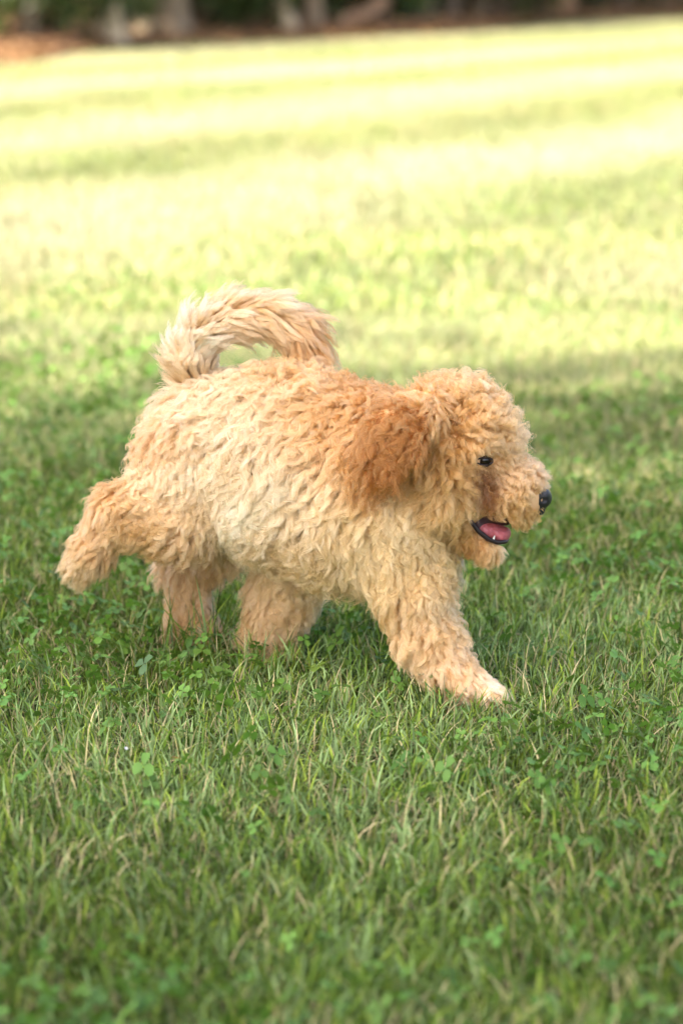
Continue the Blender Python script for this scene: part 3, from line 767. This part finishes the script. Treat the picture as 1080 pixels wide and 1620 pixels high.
# ------------------------------------------------------------------ grass
BLADE = leaf_mat('grass_blade', 0.30, 0.55, spec=0.14)
PALETTE = np.array([[0.124, 0.196, 0.030], [0.200, 0.275, 0.105], [0.215, 0.280, 0.040], [0.48, 0.39, 0.21], [0.060, 0.108, 0.016]])
def blades(name, X, Y, length, width, levels, rng, label, lean_amp=0.88, straw=0.25, dry_sunlit=None, gain=1.0, flatten=None):
    n = len(X)
    f1 = fbm(X * 2.2, Y * 2.2, 1); f2 = fbm(X * 6, Y * 6, 9); f3 = fbm(X * 1.1, Y * 1.1, 21)
    L = length * rng.uniform(0.5, 1.25, n) * (0.7 + 0.6 * f2)
    if flatten is not None: L *= flatten
    # tufts lean together, each blade a little its own way
    a = 6.28 * fbm(X * 3.0, Y * 3.0, 33) * 1.8 + rng.normal(size=n) * 1.9
    st = stripe(X, Y)
    far = np.clip((Y - 5) / 4, 0, 1)
    lean = np.clip(rng.gamma(2.2, lean_amp / 2.2, n), 0.05, 1.7)
    dirx = np.cos(a) + far * (st - 0.5) * 0.9; diry = np.sin(a) + far * (st - 0.5) * 1.6
    nr = np.hypot(dirx, diry) + 1e-6; dirx /= nr; diry /= nr
    w = width * rng.uniform(0.55, 1.3, n)
    yaw = rng.uniform(0, 2 * math.pi, n); sx = np.cos(yaw); sy = np.sin(yaw)
    # colour class
    r = rng.random(n); cls = np.zeros(n, int)
    pale = 0.40 * np.exp(-((X + 0.02) ** 2 / 0.05 + (Y - 2.28) ** 2 / 0.05)) + 0.30 * np.exp(-((X - 0.30) ** 2 / 0.02 + (Y - 2.62) ** 2 / 0.05))
    cls[r < 0.26 + 0.6 * (f1 - 0.5) + pale] = 1; cls[(r > 0.50) & (r < 0.66)] = 2; cls[(r > 0.74) & (r < 0.92)] = 4
    sp = straw * (0.3 + 1.8 * np.clip(f3 * 1.6 - 0.45, 0, 1)); cls[rng.random(n) < sp] = 3
    C = PALETTE[cls] * rng.uniform(0.42, 1.55, (n, 1)) * (0.58 + 0.84 * f1)[:, None] * gain
    if dry_sunlit is not None:  # drier grass, with the sunlit paleness mixed into the blade colour
        C = C * (1 - dry_sunlit[:, None]) + dry_sunlit[:, None] * np.array([0.33, 0.313, 0.205]) * rng.uniform(0.7, 1.3, (n, 1))
    isS = cls == 3; w[isS] *= 0.55; L[isS] *= 1.12
    V = []; Cc = []
    ts = np.linspace(0, 1, levels + 1)
    for i, t in enumerate(ts):
        th = lean * t                                     # bending over along the length
        hz = L * (np.sin(th * 0.5) * t) if False else L * t * np.sin(lean * (0.35 + 0.65 * t))
        vz = L * t * np.cos(lean * (0.35 + 0.65 * t))
        px = X + dirx * hz; py = Y + diry * hz; pz = np.maximum(vz, 0.002 + 0.004 * t) - (0.004 if i == 0 else 0)
        ww = w * (1 - t ** 2.2) * 0.5 * (0.75 + 0.25 * min(1, t * 4))
        cc = C * (0.80 + 0.30 * t)  # shade low in the turf painted in: colour darkens towards the base
        if i < levels:
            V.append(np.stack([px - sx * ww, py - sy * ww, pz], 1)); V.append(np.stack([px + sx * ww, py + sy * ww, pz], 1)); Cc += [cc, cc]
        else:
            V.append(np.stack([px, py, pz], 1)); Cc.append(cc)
    k = len(V); V = np.stack(V, 1).reshape(-1, 3); Cc = np.stack(Cc, 1).reshape(-1, 3)
    b = np.arange(n)[:, None] * k
    Q = [b + np.array([[2 * i, 2 * i + 1, 2 * i + 3, 2 * i + 2]]) for i in range(levels - 1)]
    T = b + np.array([[2 * levels - 2, 2 * levels - 1, 2 * levels]])
    Fl = ([np.concatenate(Q)] if Q else []) + [T]
    return tag(mesh_np(name, V, Fl, BLADE, None, Cc), label, 'grass', kind='stuff')

def strip(n, y0, y1, rng, margin, power=1.0):
    """random points in the strip the camera looks down, wider by a margin"""
    out = []; tot = 0
    while tot < n:
        m = n * 2
        y = y0 + (y1 - y0) * rng.random(m) ** power
        half = 0.155 * y + margin; hm = 0.155 * y1 + margin
        x = rng.uniform(-1, 1, m) * hm
        k = np.abs(x) < half; out.append(np.stack([x[k], y[k]], 1)); tot += k.sum()
    return np.concatenate(out)[:n].T
rg = np.random.default_rng(21)
paws = [ground(772, 1122)[:2], ground(745, 1118)[:2]]
X, Y = strip(250000, 1.35, 5.6, rg, 0.40, 1.5)
fl = np.ones(len(X))
for p in paws: fl = np.minimum(fl, 0.35 + 0.65 * np.clip((np.hypot(X - p[0], Y - p[1]) - 0.012) / 0.03, 0, 1))
for p, m in ((ground(305, 1042)[:2], 0.9), (ground(345, 1044)[:2], 0.9), (ground(270, 1042)[:2], 0.7), (ground(425, 1066)[:2], 0.7), (ground(560, 1060)[:2], 0.5)):
    fl = fl + m * np.exp(-((X - p[0]) ** 2 + ((Y - p[1]) * 1.4) ** 2) / (2 * 0.028 ** 2))
blades('grass', X, Y, 0.036, 0.0028, 3, rg, 'shaded green lawn grass around the puppy', gain=1.16, flatten=fl, dry_sunlit=np.clip((Y - 3.5) / 3.0, 0, 0.55) * (0.4 + 1.2 * fbm(X * 1.5, Y * 1.5, 3)))
X, Y = strip(210000, 5.4, 15.5, rg, 0.6, 1.4)
dry_sunlit = np.clip((Y - 3.2) / 4, 0, 1) * (0.42 + 0.42 * stripe(X, Y)) * (0.4 + 1.2 * fbm(X * 1.5, Y * 1.5, 3))
blades('grass', X, Y, 0.046, 0.0075, 2, rg, 'sunlit yellow green lawn grass beyond the shade', gain=1.15, dry_sunlit=np.clip(dry_sunlit, 0, 0.9))
X, Y = strip(150000, 15.2, 40, rg, 1.5, 1.4)
k = Y < edge_y(X) - 0.1 - rg.exponential(0.25, len(X)); X, Y = X[k], Y[k]
dry_sunlit = (0.36 + 0.48 * stripe(X, Y)) * (0.4 + 1.2 * fbm(X * 0.8, Y * 0.8, 3))
blades('grass', X, Y, 0.036, 0.016, 2, rg, 'bleached sunlit lawn grass stretching to the wood', gain=1.15, dry_sunlit=np.clip(dry_sunlit, 0, 0.9))

# ------------------------------------------------------------------ clover among the grass
CLOVER = leaf_mat('clover_leaf', 0.3, 0.45)
def clover_geo(X, Y, Z, R, rng, tint):
    """three rounded leaflets for each sprig, slightly folded"""
    V = []; F = []; C = []
    n = len(X); a0 = rng.uniform(0, 6.28, n); tx = rng.normal(size=n) * 0.5; ty = rng.normal(size=n) * 0.5 - 0.25
    shape = np.array([(0, 0), (0.45, -0.42), (0.95, -0.40), (1.08, 0.0), (0.95, 0.40), (0.45, 0.42)])
    for j in range(3):
        a = a0 + j * 2.094 + rng.normal(size=n) * 0.12
        ca, sa = np.cos(a), np.sin(a)
        for (p, q) in shape:
            x = (p * ca - q * sa) * R; y = (p * sa + q * ca) * R
            z = R * (abs(q) * 0.35 - 0.12 * p * p) + x * tx + y * ty
            V.append(np.stack([X + x, Y + y, Z + z], 1)); C.append(tint * (0.92 + 0.2 * (p > 0.9)))
    V = np.stack(V, 1).reshape(-1, 3); C = np.stack(C, 1).reshape(-1, 3)
    b = np.arange(n)[:, None] * 18
    Q = np.concatenate([b + np.array([[6 * j, 6 * j + 1, 6 * j + 2, 6 * j + 3]]) for j in range(3)] + [b + np.array([[6 * j, 6 * j + 3, 6 * j + 4, 6 * j + 5]]) for j in range(3)])
    return V, Q, C
X, Y = strip(21000, 1.4, 6.0, rg, 0.40, 1.5)
k = fbm(X * 2.6, Y * 2.6, 55) + 0.35 * rg.random(len(X)) - 0.25 * np.clip(Y - 4.2, 0, 1) > 0.66; X, Y = X[k], Y[k]
n = len(X)
tint = np.array([0.080, 0.175, 0.030]) * rg.uniform(0.6, 1.5, (n, 1)) + np.array([0.03, 0.03, 0]) * rg.random((n, 1))
V, Q, C = clover_geo(X, Y, rg.uniform(0.016, 0.042, n), rg.uniform(0.005, 0.0105, n), rg, tint)
tag(mesh_np('clover', V, [Q], CLOVER, None, C, False), 'patches of small round clover leaves mixed into the grass', 'clover', kind='stuff')

def clover_plant(px, py, R, tint, label, h=0.045):
    g = ground(px, py, h); t = empty('clover_plant', (g[0], g[1], 0)); tag(t, label, 'clover', 'larger clover sprigs in the grass')
    Vb, Fb, Tb = tube([(0.004, 0.003, -0.004), (0.003, 0, h * 0.5), (0, 0, h)], [0.0008, 0.0007, 0.0006], 6)
    mesh_np('stem', Vb, [Fb, Tb], principled('clover_stem', (0.09, 0.13, 0.04), 0.6), t)
    V, Q, C = clover_geo(np.zeros(1), np.zeros(1), np.full(1, h), np.full(1, R), rg, np.array([tint]))
    for j in range(3):
        mesh_np('leaflet', V[6 * j:6 * j + 6], [np.array([[0, 1, 2, 3], [0, 3, 4, 5]])], CLOVER, t, C[6 * j:6 * j + 6], False)
clover_plant(500, 1055, 0.012, (0.13, 0.20, 0.03), 'bright yellow green clover sprig in front of the dark shadow under the chest')
clover_plant(62, 1056, 0.0115, (0.09, 0.18, 0.03), 'large vivid green clover sprig standing apart below the raised hind paw')
clover_plant(227, 1051, 0.0105, (0.085, 0.150, 0.055), 'greyish green clover sprig in front of the planted far hind paw')
clover_plant(190, 1090, 0.012, (0.065, 0.125, 0.035), 'dull dark clover sprig lying low in the grass')
clover_plant(366, 1190, 0.0105, (0.08, 0.17, 0.02), 'round leaved clover sprig in the pale worn grass')
clover_plant(806, 1146, 0.0085, (0.16, 0.25, 0.06), 'pale clover sprig just in front of the reaching forepaw')
clover_plant(860, 1130, 0.012, (0.17, 0.20, 0.06), 'yellowing clover sprig beside the reaching forepaw')
clover_plant(870, 1235, 0.0115, (0.09, 0.19, 0.04), 'fresh green clover sprig in the open grass past the forepaw')
clover_plant(310, 970, 0.009, (0.07, 0.15, 0.02), 'small clover sprig touching the planted far hind paw')

def fallen(name, px, py, size, tint, label, cat):
    g = ground(px, py, 0.035); t = tag(mesh_np(name, np.array([(-1, 0, 0), (-0.4, 0.42, 0.12), (0.5, 0.38, 0.15), (1, 0, 0.1), (0.5, -0.4, 0.1), (-0.4, -0.36, 0.05), (0, 0, -0.05)]) * size,
        [np.array([[6, 0, 1], [6, 1, 2], [6, 2, 3], [6, 3, 4], [6, 4, 5], [6, 5, 0]])], leaf_mat(name + '_surface', 0.25, 0.6), None, np.tile(np.array(tint), (7, 1))), label, cat)
    t.location = tuple(g); t.rotation_euler = (0.3, 0.2, px)
fallen('fallen_leaf', 279, 1199, 0.0065, (0.50, 0.27, 0.04), 'tiny orange yellow fallen leaf in the pale grass', 'leaf')
fallen('flower_petal', 200, 1184, 0.0034, (0.5, 0.5, 0.49), 'tiny white petal lying in the grass', 'petal')
